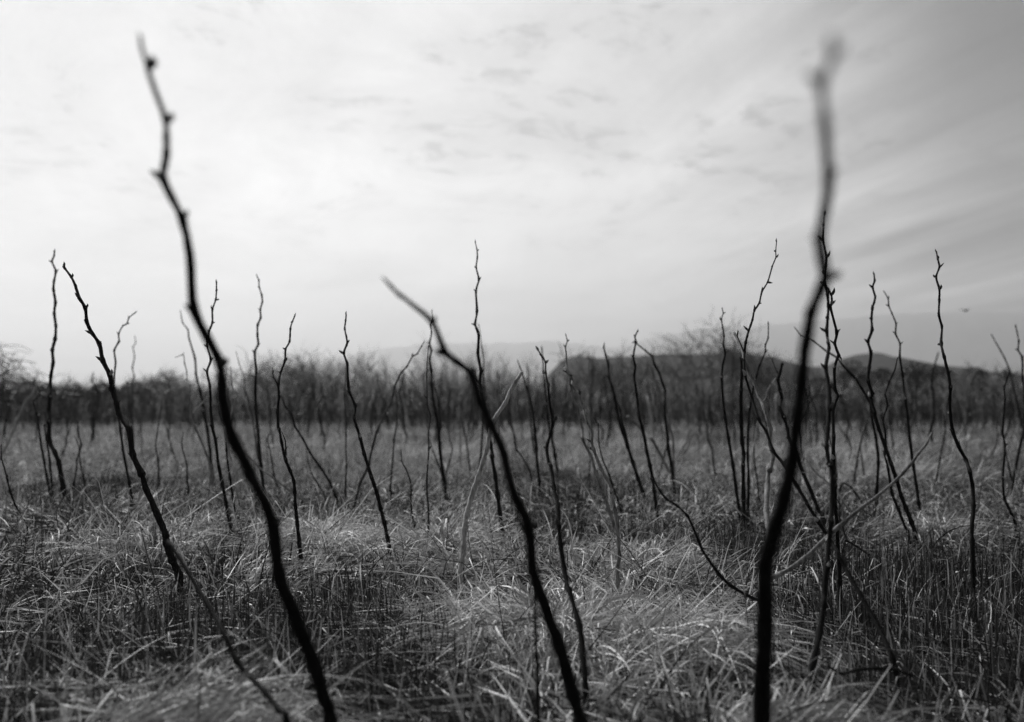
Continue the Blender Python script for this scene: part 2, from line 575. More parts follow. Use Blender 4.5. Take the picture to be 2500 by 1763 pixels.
def stalk(label, width, tone, path, lean=0.0, d=None, tip=0.32, twigs=(), buds=True, name='bare_stalk', cat='stalk', group='bare stalks standing in the grass',
          root=True, gz=0.09, knot=0.25, budl=0.018, sub=4, power=0.65, budat=None, fat=1.0):
    pts = parse(path)[::-1]                       # base first
    vb, vt = pts[0][1], min(p[1] for p in pts)
    if d is None:
        d = ground_depth(vb, gz)
    wob = np.cumsum(rng.standard_normal(len(pts))) * 0.006 * d

    def depth(v, i=None):
        t = (vb - v) / max(1.0, vb - vt)
        return d + lean * t + (wob[i] * min(1, t * 3) if i is not None else 0)
    P = np.array([ray_point(uu, vv, depth(vv, i)) for i, (uu, vv) in enumerate(pts)])
    if root:
        b = P[0].copy()
        dirn = P[0] - P[min(1, len(P) - 1)]
        dirn[2] = -abs(dirn[2]) - 1e-4
        k_ = min(1.2, 0.1 / max(abs(dirn[2]), 0.02))
        low = b + np.array([dirn[0] * k_ * 0.6, dirn[1] * k_ * 0.6, 0])
        low[2] = float(G(low[0], low[1])) - 0.04
        if b[2] - low[2] > 0.03:
            P = np.concatenate([[low], P])
    px2m = d / FPX
    r0 = width * px2m / 2 * 1.12
    e = bpy.data.objects.new(name, None)
    scn.collection.objects.link(e)
    e.location = P[0]
    e.empty_display_size = 0.05
    tag(e, label, cat, group)
    Pl = P - P[0]
    me, tt = stem_mesh('stem', Pl, r0, r0 * tip, knot=knot, sub=sub, power=power)
    link('stem', me, BARK[tone], e)
    STALKS.append((P, r0))
    n_ = len(P)
    L = np.concatenate([[0], np.cumsum(np.linalg.norm(np.diff(P, axis=0), axis=1))])
    L /= L[-1]
    if buds and d < 12:
        s = 1
        for i in range(2, n_ - 1):
            if budat is None and L[i] < 0.30:
                continue
            if budat is not None and len(P) - 1 - i not in budat:
                continue
            din = P[i] - P[i - 1]
            dout = P[i + 1] - P[i]
            din /= np.linalg.norm(din)
            dout /= np.linalg.norm(dout)
            o_ = din - dout
            if np.linalg.norm(o_) < 0.12:
                o_ = np.array([s * 1.0, rng.uniform(-.5, .5), 0])
                s = -s
            o_ /= np.linalg.norm(o_)
            o_[1] += rng.uniform(-.5, .5)
            dr = din * 0.8 + o_ * rng.uniform(.5, .9)
            ri = r0 * (tip + (1 - tip) * (1 - L[i]) ** power)
            bl = budl * rng.uniform(.7, 1.35) * (0.75 + 25 * ri)
            add_bud(e, Pl[i] + o_ / np.linalg.norm(o_) * ri * 0.6, dr, bl, fat == 1 and rng.random() < 0.22 and L[i] < .75, fat)
        dr = P[-1] - P[-2]
        add_bud(e, Pl[-1], dr, budl * .7, False)
    for tw in twigs:
        tl, tw_w, tpath = (tw + (None,))[:3] if len(tw) == 3 else tw
        tp = parse(tpath)[::-1]
        # start on the stem: nearest stem point in the picture fixes its depth
        best = min(range(len(pts)), key=lambda q: (pts[q][0] - tp[0][0]) ** 2 + (pts[q][1] - tp[0][1]) ** 2)
        dd = depth(pts[best][1], best)
        gl = rng.uniform(-.06, .06)
        TP = np.array([ray_point(uu, vv, dd + gl * q / len(tp)) for q, (uu, vv) in enumerate(tp)]) - P[0]
        me, _ = stem_mesh('branch', TP, tw_w * px2m / 2, tw_w * px2m / 2 * .4, k=6, knot=.15)
        o = link('branch', me, BARK[tl], e)
        if tl == 'p':
            o['label'] = 'pale weathered branch'
        for q in range(1, len(tp) - 1):
            dr = TP[q] - TP[q - 1]
            dr = dr / np.linalg.norm(dr) + np.array([rng.choice((-.7, .7)), rng.uniform(-.4, .4), .3])
            if buds and rng.random() < .6:
                add_bud(o, TP[q], dr, budl * .8, False)
    return e


# --- foreground, out of focus
stalk('large blurred foreground stalk, leftmost of the three thick ones, its top kinking left', 34, 'd',
      'P 315,95 330,150 350,210 372,270 373,345 366,402 408,490 425,570 437,700 492,812 500,900 520,980 560,1060 610,1170 625,1290 660,1380 700,1480 725,1560 742,1622',
      d=1.48, lean=-.58, tip=.13, knot=.15, power=.68, budl=.016, fat=1.6, budat=(1, 3, 5, 6, 8, 9, 13))
stalk('blurred foreground stalk in the middle bending far over to the left at its top', 31, 'd',
      'P 870,635 895,660 968,720 1000,793 1055,835 1075,900 1100,950 1130,1020 1150,1100 1185,1180 1195,1280 1215,1340 1255,1450 1285,1560 1302,1622',
      d=1.55, lean=-.42, tip=.18, knot=.15, power=.68, budl=.016, fat=1.6, budat=(2, 3, 4, 9))
stalk('most blurred and tallest foreground stalk on the right, rising past the whole sky', 43, 'd',
      'P 1862,88 1868,125 1842,190 1850,280 1858,405 1850,470 1837,540 1850,622 1820,700 1805,780 1795,880 1785,960 1775,1040 1760,1110 1735,1190 1715,1270 1715,1370 1712,1480 1707,1622',
      d=1.45, lean=-.98, tip=.10, budl=.012, fat=1.4, knot=.08, power=.95, budat=(1, 2, 4, 6, 7, 15))
stalk('thin dark shoot splitting off the middle foreground stalk near its foot', 9, 'd',
      'C2 1462,770 1470,870 1550,1030 1590,1180 1610,1400 1640,1619 I 1385,900 1395,1100 1402,1300', d=1.68, lean=-.12, buds=False)

# --- left third
stalk('tall upright zigzag stalk at the far left with thorny buds along its top', 10.5, 'd',
      'A1 538,48 535,100 513,158 553,253 533,352 530,440 548,560 535,670 552,790 545,920 517,1030 525,1150 502,1290 497,1400 490,1500 A2 480,219 485,330 490,520 540,620 580,720 600,840 625,980 650,1100 672,1165', lean=.3)
stalk('strong dark stalk slanting from upper left, crisp buds all along it', 16, 'd',
      'A1 634,190 640,222 705,310 745,395 785,520 842,615 858,755 910,865 982,970 1015,1135 1087,1280 1105,1410 1150,1560 A2 1180,250 1280,410 1310,645 1400,840 1440,980 1560,1250 1640,1450 H 1110,350 1150,460 1195,565', lean=.15, tip=.28, budl=.021)
stalk('dark bent stick running down to the bottom edge beside the slanting stalk', 15, 'd',
      'H 1120,330 1240,515 1390,760 1500,960 1580,1130 1660,1230 1770,1340 1860,1460 1915,1545', d=1.5, lean=.3, tip=.6, buds=False)
stalk('thin stalk with its tip crooked over to the right, close behind the slanting stalk', 6.5, 'd',
      'A1 1338,660 1275,710 1255,770 1212,795 1172,875 1176,945 1128,1035 1143,1150 1125,1330 1140,1480 A2 1150,100 1190,400 1215,600 1245,760 1275,920 1300,1080 1300,1140')
stalk('faint thin grey stalk just right of the tip-crooked stalk', 4.5, 'g',
      'A1 1333,895 1340,960 1315,1005 1330,1100 1308,1210 1327,1290 1303,1365 1310,1500 A2 1305,200 1310,400 1330,600 1335,640')
stalk('slender stalk left of the big blurred one, leaning left with a hair-thin tip', 8, 'd',
      'A1 1783,645 1805,760 1857,830 1868,915 1928,1115 1938,1270 1975,1430 2010,1600 B2 390,20 430,200 455,400 470,590 478,640', tip=.2)
stalk('pale grey stalk whose tip is snapped over to the left', 5.5, 'm',
      'A1 1745,1100 1812,1078 1825,1165 1845,1240 1848,1320 1875,1400 1870,1480 1885,1580 B1 265,1480 310,1600 B2 320,200 370,310 415,430 460,560 480,690 490,830',
      twigs=[('m', 3, 'B2 375,90 345,150 320,198'), ('p', 3, 'B1 440,1260 390,1340 335,1390 290,1450')])
stalk('dark wavy stalk standing directly left of the big blurred stalk', 8, 'd',
      'B1 520,155 520,240 513,330 480,430 480,560 443,650 430,790 467,920 427,1040 455,1190 460,1310 465,1450 485,1600 B2 470,150 510,300 540,545 575,720 610,900 645,1080 670,1250', lean=.1)
stalk('short pale peeling stalk behind the big blurred stalk', 5.5, 'p',
      'B1 660,1000 668,1080 672,1180 690,1245 670,1320 668,1420 645,1510 B2 622,160 625,260 635,370 665,490 700,570 720,640 728,760 730,870',
      twigs=[('g', 3, 'B2 778,552 755,575 728,600')])
stalk('dark stump of a stalk half hidden behind the pale peeling one', 6, 'd',
      'B2 616,330 618,400 630,520 655,680 680,850 695,980 712,1080', buds=False, tip=.6)
stalk('hair-thin grey stalk bending left, just left of the smooth straight one', 4.5, 'g',
      'B1 716,850 745,965 770,1030 797,1110 798,1200 825,1300 855,1420 885,1530 B2 880,130 905,260 915,350 935,480 960,590')
stalk('smooth straight dark stalk with few buds, its fine tip curving left', 7.5, 'd',
      'B1 920,95 938,145 943,205 968,290 973,355 953,430 958,510 928,580 925,670 932,775 898,850 912,1030 905,1200 910,1400 925,1600 B2 930,200 945,400 960,560 975,700 985,790 1000,900')
stalk('dark stalk leaning right at its tip with a small side shoot to the left', 8.5, 'd',
      'B1 1295,490 1270,550 1250,620 1243,745 1203,820 1197,935 1155,1050 1133,1160 1137,1280 1125,1450 1130,1600 B2 1140,190 1165,330 1205,500 1250,610 1282,700 1295,820 1300,950 1320,1150 1340,1330 1352,1450',
      twigs=[('d', 3.5, 'B1 1075,1000 1075,1060 1100,1120 1130,1190'), ('d', 4, 'B2 1165,215 1200,310 1205,400 1212,450')], lean=.1)
stalk('dark stick slanting down to the right from the side-shoot stalk', 5.5, 'd',
      'B1 1160,1290 1210,1400 1267,1470 1298,1585 B2 1380,300 1440,420 1540,560 1640,720 1700,860 1720,920', tip=.55)
stalk('short thin dark stalk beneath the right-slanting stick', 3.8, 'd', 'B2 1405,400 1430,520 1460,630 1530,750 1580,830 1610,940')
stalk('grey blurred stalk just left of the bud-tufted stalk', 4.5, 'g', 'B1 1800,1000 1795,1120 1785,1280 1790,1400 1805,1500 B2 1800,250 1800,400 1805,560 1795,720 1792,900')
stalk('dark stalk with a bud tuft on its tip and a pale right twig', 9, 'd',
      'B1 1802,480 1797,540 1788,620 1813,755 1778,860 1814,970 1820,1130 1832,1240 1892,1380 1880,1500 1910,1600 B2 1940,280 1980,440 C2 -10,340 30,470 80,620 120,780 155,910 185,1060 205,1160',
      twigs=[('m', 3, 'B1 1980,1220 1963,1290 1890,1370')], budl=.022)
stalk('long thin stalk bowed to the right that crosses the bud-tufted stalk', 6.5, 'g',
      'C1 543,350 520,390 480,460 432,490 375,590 320,650 258,780 240,880 200,990 130,1110 80,1230 40,1380 B2 2024,540 1985,640 1940,730 1890,920 1870,1020', lean=.2)
stalk('thin stalk hanging straight below the fork of the bowed stalk', 4.5, 'd', 'C1 265,790 275,900 285,990 278,1150 250,1320 240,1500 C2 225,430 218,560 222,640')
stalk('short curved dark stalk alone in the middle grass', 5, 'd', 'C2 323,215 328,310 370,390 410,500 422,600 418,700 430,850 458,960')
stalk('tiny pale forked twig left of the short curved stalk', 4.5, 'm', 'C2 165,385 125,430 108,500 95,580 60,720 20,860', buds=False)
stalk('short dark stalk standing in pale grass left of centre-left field', 5, 'd', 'A2 735,470 780,560 788,700 825,870 845,1000')
stalk('pale stick leaning out of the left picture edge', 7.5, 'p', 'A1 365,1325 367,1370 290,1500 A2 255,110 170,300 110,460 40,610 -40,740 -90,830', tip=.4)
stalk('dark thin stalk under the crossing pale stick at the far left', 6, 'd', 'A1 368,1385 395,1480 A2 330,120 372,270 395,480 430,680 460,850 490,1000 515,1110', lean=.2)
stalk('dark short stalk right against the tall far-left zigzag stalk', 6, 'd', 'A2 440,350 455,470 490,700 515,950 525,1070', buds=False, tip=.5)
stalk('thin dark stalk curving into the grass at the left picture edge', 5, 'd', 'A2 10,560 15,690 40,770 70,880 100,1010 160,1170 230,1300 265,1370')
stalk('pale upright grass-like stem at the very left edge', 3.5, 'p', 'A2 0,560 10,680 40,750 68,900 65,1100 55,1300', buds=False)
stalk('grey short stalk with a broken light top left of the snapped-over stalk', 4.5, 'g', 'A2 1600,100 1590,200 1562,380 1540,560 1560,700 1568,850 1570,1000')
stalk('short dark angular stalk just below the snapped-over pale stalk', 5, 'd', 'A2 1812,420 1798,560 1845,740 1850,900 1865,1070', buds=False)
stalk('grey blurred stick slanting right in the pale left field', 5, 'g', 'A2 1630,320 1650,400 1690,560 1755,750', buds=False)
stalk('thin dark kinked stem between the smooth and the side-shoot stalks', 4.5, 'd', 'B2 1045,235 1023,300 1045,380 1070,520 1095,680 1130,800')
stalk('long thin fallen stick stretched low across the pale tussock on the left', 4.5, 'm', 'B2 750,400 850,480 950,580 1100,690 1280,830 1500,980 1650,1070', buds=False, tip=.6)

# --- centre
stalk('fine-tipped dark stalk the middle blurred stalk crosses near its top', 8, 'd',
      'C1 625,35 632,120 617,180 622,260 603,360 623,430 602,510 618,620 622,760 640,920 660,1040 690,1180 700,1350 715,1500 730,1600 C2 735,450 755,540 760,630',
      twigs=[('d', 4, 'C1 640,670 650,780 682,880 692,1000 710,1130 704,1250')], tip=.22)
stalk('thin grey stalk running close left of the fine-tipped stalk', 4.5, 'g',
      'C1 590,400 577,560 573,700 580,900 580,970 612,1080 590,1250 595,1400 585,1550 C2 575,500 580,650 592,800 590,1050 588,1100')
stalk('short dark stick slanting between the two close thin stalks', 5, 'd', 'C1 600,1300 640,1430 690,1560 C2 720,430 728,480', buds=False)
stalk('blurred curved stalk behind the bowed stalk, arching to the right', 4.5, 'g', 'C1 355,650 400,710 470,790 510,900 550,1000 582,1100 600,1290', buds=False)
stalk('pale blurred broken stick left of the thin close pair', 5, 'p', 'C1 318,840 340,920 365,1010 378,1130 420,1210 470,1290 482,1350', tip=.9, buds=False)
stalk('faint pale upright stem far behind the middle foreground stalk', 4, 'm', 'C1 868,590 880,700 890,850 895,1000 900,1200 905,1350 903,1500 915,1580', buds=False)
stalk('grey blurred straight stem right of the faint pale one', 5, 'g', 'C1 930,1120 940,1200 965,1330 985,1480 1000,1600 C2 1000,440', buds=False)
stalk('grey S-curved stem in the field left of the grey straight one', 4.2, 'g', 'C1 780,1170 800,1300 827,1400 800,1530 C2 765,430', buds=False)
stalk('tallest sharp stalk in the centre, standing alone against the sky', 9.5, 'd',
      'Z 648,163 656,200 657,235 652,275 664,328 651,380 656,470 647,525 662,570 660,650 671,720 C1 1110,620 1098,740 1115,850 1135,960 1160,1060 1190,1250 1205,1350 1225,1480 C2 1215,250 1255,480 1275,650 1300,850 1320,985',
      twigs=[('d', 4, 'C1 1040,700 1070,735 1100,760')], tip=.2, lean=.1)
stalk('thin stalk rising close behind the tallest centre stalk', 5.5, 'd',
      'C1 1085,165 1100,260 1118,400 1140,520 1133,620 1145,800 1150,950 1130,1150 1120,1300 C2 1105,280 1095,380')
stalk('thick pale barked stick leaning right, broken off at its top', 12, 'p',
      'C1 1512,645 1455,735 1395,840 1355,940 1270,1060 1220,1160 1195,1270 1170,1400 C2 1140,280 1080,470 1010,680 965,850 945,1000 940,1150 920,1300 905,1400', tip=.55, buds=False)
stalk('dark stalk beyond the pale barked stick with a thin left-leaning tip', 7.5, 'd',
      'C1 1475,530 1495,590 1517,650 1558,790 1597,900 1628,1060 1640,1200 1660,1400 C2 1665,350 1685,500 1692,670', tip=.25)
stalk('straight thin stalk touching the one beyond the pale barked stick', 5.5, 'd', 'C1 1570,555 1570,640 1580,800 1590,950 1605,1150 1620,1300 1640,1450 C2 1650,300', buds=False)
stalk('arched grey stem in the grass right of the middle foreground stalk', 5, 'g', 'C1 1435,1325 1460,1400 1530,1500 C2 1530,290 1590,400 1620,520 1635,640', buds=False)
stalk('long dark stalk bowed right whose foot reaches the bottom grass', 15, 'd',
      'C1 1675,425 1710,480 1748,550 1750,650 1775,800 1790,960 1822,1120 1800,1250 1758,1390 1785,1550 C2 1800,350 1835,570 1870,750 1880,950 1900,1150 1930,1350 1965,1560 I 1610,650 1680,900 1705,1100 1722,1330', d=1.9, lean=.4, tip=.22)
stalk('blurred dark stalk just behind the long bowed-right one', 7, 'd', 'C1 1710,390 1720,500 1730,640 1745,780 1760,960 1780,1130 1800,1270 1830,1380 C2 1840,250 1870,430')
stalk('dark stalk with a light wiry top before the left hill edge', 9, 'm',
      'D1 130,285 142,335 124,395 132,470 133,560 140,640 170,720 185,840 205,930 235,980 270,1110 290,1200 D2 295,95 380,270 420,420 470,570 530,720 590,900 612,1000', tip=.22)
stalk('pale zigzag stalk twined with the wiry-topped one', 9, 'm',
      'D1 116,595 133,640 175,675 192,720 188,780 225,820 262,870 290,970 320,1070 345,1150 387,1230 383,1330 D2 400,190 480,390 550,520 575,640 610,780 635,900 645,1100 655,1250 635,1400 640,1500', lean=.25, tip=.4)
stalk('slim dark stem right of the two twined stalks', 5, 'd', 'D1 400,1090 447,1160 453,1340 D2 490,290 555,440 600,580 640,690 672,800', buds=False)
stalk('double-stemmed dark stalk with a light thorny tip leaning left', 9, 'd',
      'D1 507,365 503,400 525,485 547,580 555,700 585,790 610,880 630,1000 650,1110 685,1220 D2 740,170 790,320 840,480 890,620 925,720',
      twigs=[('m', 3.5, 'D1 545,475 553,530 577,620 580,740 590,800'), ('d', 6, 'D1 640,940 668,1030 682,1130 715,1240 745,1370')])
stalk('dark stalk with a hooked tip bending right over the far hill', 8.5, 'd',
      'D1 838,235 810,290 819,350 793,490 814,580 802,680 825,840 838,960 850,1080 890,1220 D2 925,190 960,360 985,480 1000,600 1020,750 1030,830')
stalk('arched dark stalk drooping left behind the hooked-tip stalk', 8, 'd',
      'D1 785,347 820,355 925,440 985,490 1003,570 1050,650 1085,760 1110,830 1105,960 1110,1100 D2 1130,50 1140,190 1170,330 1190,480 1210,600', tip=.25)
stalk('light grey stalk joined to the foot of the arched drooping one', 6.5, 'm',
      'D1 970,595 997,660 1010,720 1040,800 1060,860 1105,920 1130,1030 1150,1170 1182,1280 D2 1190,200 1190,350 1198,500', tip=.5)
stalk('slanting stick with a pale cut end crossing behind the hooked-tip stalk', 6.5, 'm', 'D1 738,1080 800,1135 860,1190 900,1240 980,1310 1030,1400 D2 1090,300 1150,410 1180,450', tip=.95, buds=False)
stalk('pale blurred upright stub behind the hooked-tip stalk', 6, 'p', 'D1 935,890 950,950 968,1060 980,1170 1000,1330', tip=.9, buds=False)
stalk('thin far stem of a V-shaped pair right of the arched stalk', 4.2, 'g', 'D1 1365,1210 1310,1350 1230,1500 D2 1213,330', buds=False)
stalk('darker second stem of the far V-shaped pair', 4.2, 'd', 'D1 1385,1250 1300,1450 D2 1250,300 1232,350', buds=False)
stalk('grey spotted stalk alone between the V-shaped pair and the right group', 5, 'g', 'D1 1480,800 1490,920 1495,1060 1520,1170 1535,1320 D2 1570,180 1585,330 1605,430')

# --- right group
stalk('slim upright stalk-topped, leftmost of the right-hand group, thorny', 7.5, 'd',
      'D1 1672,15 1682,60 1666,130 1692,290 1683,370 1702,460 1680,560 1668,690 1680,900 1700,1080 1735,1300 D2 1780,360 1815,620 1850,860', tip=.22)
stalk('faint grey stalk right behind the slim upright thorny one', 5, 'g', 'D1 1750,250 1797,350 1780,500 1775,700 1780,1000 1795,1250 1795,1400', buds=False)
stalk('thick straight dark pole of a stalk cut off level at its top', 9.5, 'd', 'E1 240,285 252,400 240,620 240,880 250,1100 265,1250 E2 260,150 265,450 270,700', tip=.7)
stalk('very long stalk leaning right at its top, then running down to the lower right', 11, 'd',
      'E0 738,205 728,320 729,400 685,510 630,700 558,820 525,960 463,1060 440,1170 395,1300 355,1450 345,1560 E1 268,330 280,470 350,700 410,900 490,1030 560,1220 660,1350 E2 800,360 900,540 1000,700 1100,850 1190,1000 1300,1220 1400,1390 K 1310,880 1420,1120',
      d=2.15, lean=.75, tip=.2, twigs=[('d', 4.5, 'E1 210,20 203,80 240,170 268,240')])
stalk('pale grey barked stalk with two long sweeping side branches near its foot', 14, 'm',
      'E1 170,50 215,140 250,220 275,320 310,420 370,540 415,680 470,800 510,930 532,1000 520,1130 555,1260 520,1420 E2 515,150 500,350 490,600 510,750 520,900 510,1100 490,1250 480,1400 480,1600', d=2.3, lean=.55, tip=.45,
      twigs=[('m', 12, 'F2 1115,430 1060,540 980,640 900,750 770,890 560,1070 370,1210 180,1370 E2 850,1080 630,1220 500,1275'),
             ('d', 9, 'D1 738,1080 D2 985,480 1050,590 1120,680 1230,750 1330,850 1400,1000 1480,1190 1600,1370 1700,1490 E2 0,1210 130,1330 300,1430 480,1515'.replace('D1 738,1080 ', ''))], buds=False)
stalk('thin stalk with a bare wand-like tip left of the most blurred stalk', 6.5, 'd',
      'E0 637,1215 637,1300 632,1400 600,1480 598,1570 E1 420,380 380,520 355,640 345,720 325,800 310,1000 305,1250 E2 315,300 305,660')
stalk('pale peeling thin stem in the right group, lit on one side', 4.5, 'p', 'E1 410,900 385,1010 370,1130 345,1260 358,1400 E2 355,250 360,400 375,490', buds=False)
stalk('dark twin of the pale peeling thin stem', 4.5, 'd', 'E1 405,910 380,960 365,1150 380,1400 E2 395,250 415,470', buds=False)
stalk('blunt-tipped dark stalk with a looping pale twig to its left', 8.5, 'd',
      'E1 647,355 620,460 603,510 625,620 642,700 622,790 660,880 700,1000 720,1100 770,1210 E2 830,170 930,400 1000,570 1060,690', tip=.75,
      twigs=[('p', 3.5, 'E1 455,732 485,690 500,620 545,550 580,510 612,470'), ('g', 3, 'E1 510,260 545,320 575,390 605,455')], lean=.1)
stalk('short pale upright stick beside the blunt-tipped stalk', 4, 'p', 'E1 590,655 580,720 583,850 595,960 640,1050 690,1180 720,1300', tip=.8, buds=False)
stalk('curving thin stem emerging to the right of the most blurred stalk', 5, 'd', 'E1 1085,500 1040,560 995,660 910,740 870,850 810,930 800,1000 820,1100 830,1250 820,1350', twigs=[('d', 3, 'E1 865,610 880,660 900,735')], buds=False)
stalk('tallest sharp stalk of the right group, passing in front of the blurred one', 15, 'd',
      'E0 1330,-121 1325,0 1318,180 1360,400 1340,600 1340,720 1370,850 1380,1000 1370,1150 1358,1310 1375,1450 E1 1110,200 1078,400 1110,600 1115,800 1100,1000 1085,1180 1110,1350 E2 1130,150 1145,300 1140,500 1130,700 1110,900 1090,1150 1065,1400 K 960,750 930,950 890,1170',
      d=1.95, lean=.5, tip=.22, twigs=[('d', 3, 'E0 1295,510 1310,560 1330,660')], budl=.021)
stalk('crooked dark stalk hugging the tallest right-hand stalk on its right', 9.5, 'd',
      'E0 1345,740 1415,860 1422,950 1408,1030 1483,1330 1457,1460 1510,1610 E1 1205,270 1163,400 1168,600 1192,680 1148,820 1155,1080 1150,1300 E2 1165,350 1170,550 1190,750 1195,950 1210,1080 1215,1300 1215,1400', tip=.45, budl=.021)
stalk('long thin dark stalk slanting down from behind the tallest right-hand one', 7.5, 'd',
      'E1 775,5 840,80 950,130 1080,230 1190,300 1260,390 1350,480 1430,600 1510,730 1530,870 1570,1080 F2 580,640 585,720 570,1000 575,1120', tip=.25)
stalk('zigzag dark stalk with thorn-like buds, right of the slanting thin one', 10, 'd',
      'F1 540,275 548,345 528,415 555,510 525,620 517,720 522,840 483,950 512,1060 495,1200 482,1330 530,1470 F2 510,80 545,230 590,400 650,560 710,740 760,880 810,1050 860,1180 910,1310 945,1420', lean=.05, budl=.021)
stalk('smooth dark stalk leaning left at its tip, second from the lone right one', 7.5, 'd',
      'F1 640,450 682,525 688,595 720,670 759,770 755,870 799,970 797,1100 825,1280 840,1450 F2 850,100 870,250 900,540 930,750 960,950 985,1130 1010,1250', tip=.25)
stalk('lone tall dark stalk near the right edge with a big S bend above its foot', 10, 'd',
      'F1 1158,60 1172,130 1189,210 1155,310 1188,430 1187,540 1183,690 1213,800 1205,970 1235,1100 1275,1260 1297,1400 F2 1290,100 1295,250 1320,420 1380,570 1450,700 1490,820 1515,960 1525,1150 1510,1350 K 1950,330 1955,530', lean=.2, budl=.021)
stalk('grey blurred stalk leaning left close to the right picture edge', 6, 'g', 'F1 1700,875 1760,980 1832,1110 1880,1230 1920,1400 F2 1950,120 1980,250 2010,380 2040,520', buds=False, d=8)
stalk('thin dark crooked stalk at the right edge with a bent foot', 6, 'd', 'F1 1880,1250 1830,1400 F2 1835,100 1813,430 1837,560 1815,870 1830,1080 1900,1230 1930,1300')
stalk('dark stalk with a forked tip, cut by the right picture edge', 7, 'd', 'F1 1940,785 1955,850 1972,945 1966,1030 2007,1110 2010,1300 F2 2030,60 2030,330 2000,500 1940,780 1915,960')
stalk('V-shaped companion stem leaning away from the edge-cut stalk', 5, 'd', 'F2 1815,440 1840,600 1875,780 1915,955', buds=False)
stalk('slim crooked stalk between the zigzag stalk and the smooth left-leaning one', 6.5, 'd',
      'F1 770,1120 750,1220 690,1350 650,1480 F2 655,60 672,170 628,300 650,400 655,520 645,640 680,780 720,1030 780,1180 840,1340 880,1430')
stalk('thick blurred far stalk left of the lone S-bent stalk', 7, 'd', 'F1 1180,1050 1130,1220 1110,1400 F2 1120,0 1130,150 1130,300 1100,420 1130,600', buds=False)
stalk('blurred leaning stem below the thick blurred far stalk', 5, 'd', 'F2 1235,250 1245,420 1210,600 1190,720 1165,860', buds=False)
stalk('blurred far stem leaning right behind the zigzag stalk', 5, 'g', 'F2 490,230 460,360 410,530 380,680 350,860', buds=False)
stalk('blurred far stem leaning left, crossing the right-leaning one', 5, 'g', 'F2 200,380 280,500 340,660 350,700', buds=False)
stalk('short blurred stem forking down from the crossing far stems', 5, 'g', 'F2 405,560 420,680 440,830', buds=False)
stalk('blurred upright stem just right of the slim crooked stalk', 5, 'g', 'F2 680,150 700,350 730,550 745,730', buds=False)
stalk('arched grey twig bent over in the grass right of the tallest right-hand stalk', 5, 'g', 'E2 1450,530 1330,370 1250,320 1215,390 1205,480', tip=.8, buds=False)
stalk('pale brittle twig branching several times left of the tallest right-hand stalk', 4.5, 'p',
      'E1 770,1200 830,1260 900,1320 980,1430 1110,1540 E2 1180,400 1250,500 1320,590 1450,670', tip=.6, buds=False,
      twigs=[('p', 2.5, 'E2 835,215 900,218 970,208'), ('p', 2.5, 'E2 1000,325 988,270 970,200'), ('p', 2.5, 'E2 960,300 1030,308 1110,345'), ('p', 2.5, 'E2 1035,150 1068,200 1062,265')])
stalk('small kinked dark stem at the foot of the crooked hugging stalk', 5.5, 'g', 'E2 1180,470 1217,540 1208,640 1245,760 1272,880 1240,1000 1245,1060', buds=False)
stalk('grey stick lying right of the kinked stem, low in the grass', 5, 'g', 'E2 1270,880 1400,960 1460,1000 1530,1060', buds=False, tip=.8)
stalk('dark broken branch lying on the grass at lower right', 9, 'd', 'K 985,1165 1080,1215 1180,1190 1320,1180 1440,1190 1545,1228', name='fallen_branch', cat='branch', group='fallen wood', root=False, buds=False, tip=.6,
      d=1.85, twigs=[('d', 6, 'K 1300,1100 1292,1150 1290,1185')])

# ------------------------------------------------------------------ slim stalks further out, standing before the thicket
protos = []
for q in range(8):
    n_ = 12
    z = np.linspace(0, 1, n_)
    x = np.cumsum(rng.normal(0, .022, n_)) + rng.uniform(-.22, .12) * z
    yv = np.cumsum(rng.normal(0, .015, n_))
    P = np.stack([x - x[0], yv - yv[0], z], -1)
    me, _ = stem_mesh('slim_stalk', P, .014, .0055, k=5, sub=2)
    me.materials.append(M_DARK if q % 4 else M_GREY)
    protos.append(me)
for q in range(285):
    yv = 6.0 + 14.5 * rng.random() ** .5
    xv = yv * rng.uniform(-.6, .6)
    o = bpy.data.objects.new('slim_stalk', protos[q % 8])
    scn.collection.objects.link(o)
    h = rng.uniform(.4, .8) if yv < 10 else rng.uniform(.4, 1.15)
    o.location = (xv, yv, float(G(xv, yv)) - .03)
    o.scale = (h * .9, h * .9, h)
    o.rotation_euler = (rng.normal(0, .06), rng.normal(-.05, .10), rng.uniform(0, 6.28))
    tag(o, 'thin blurred stalk standing in the far pale grass before the thicket', 'stalk', 'slim stalks in the far field')


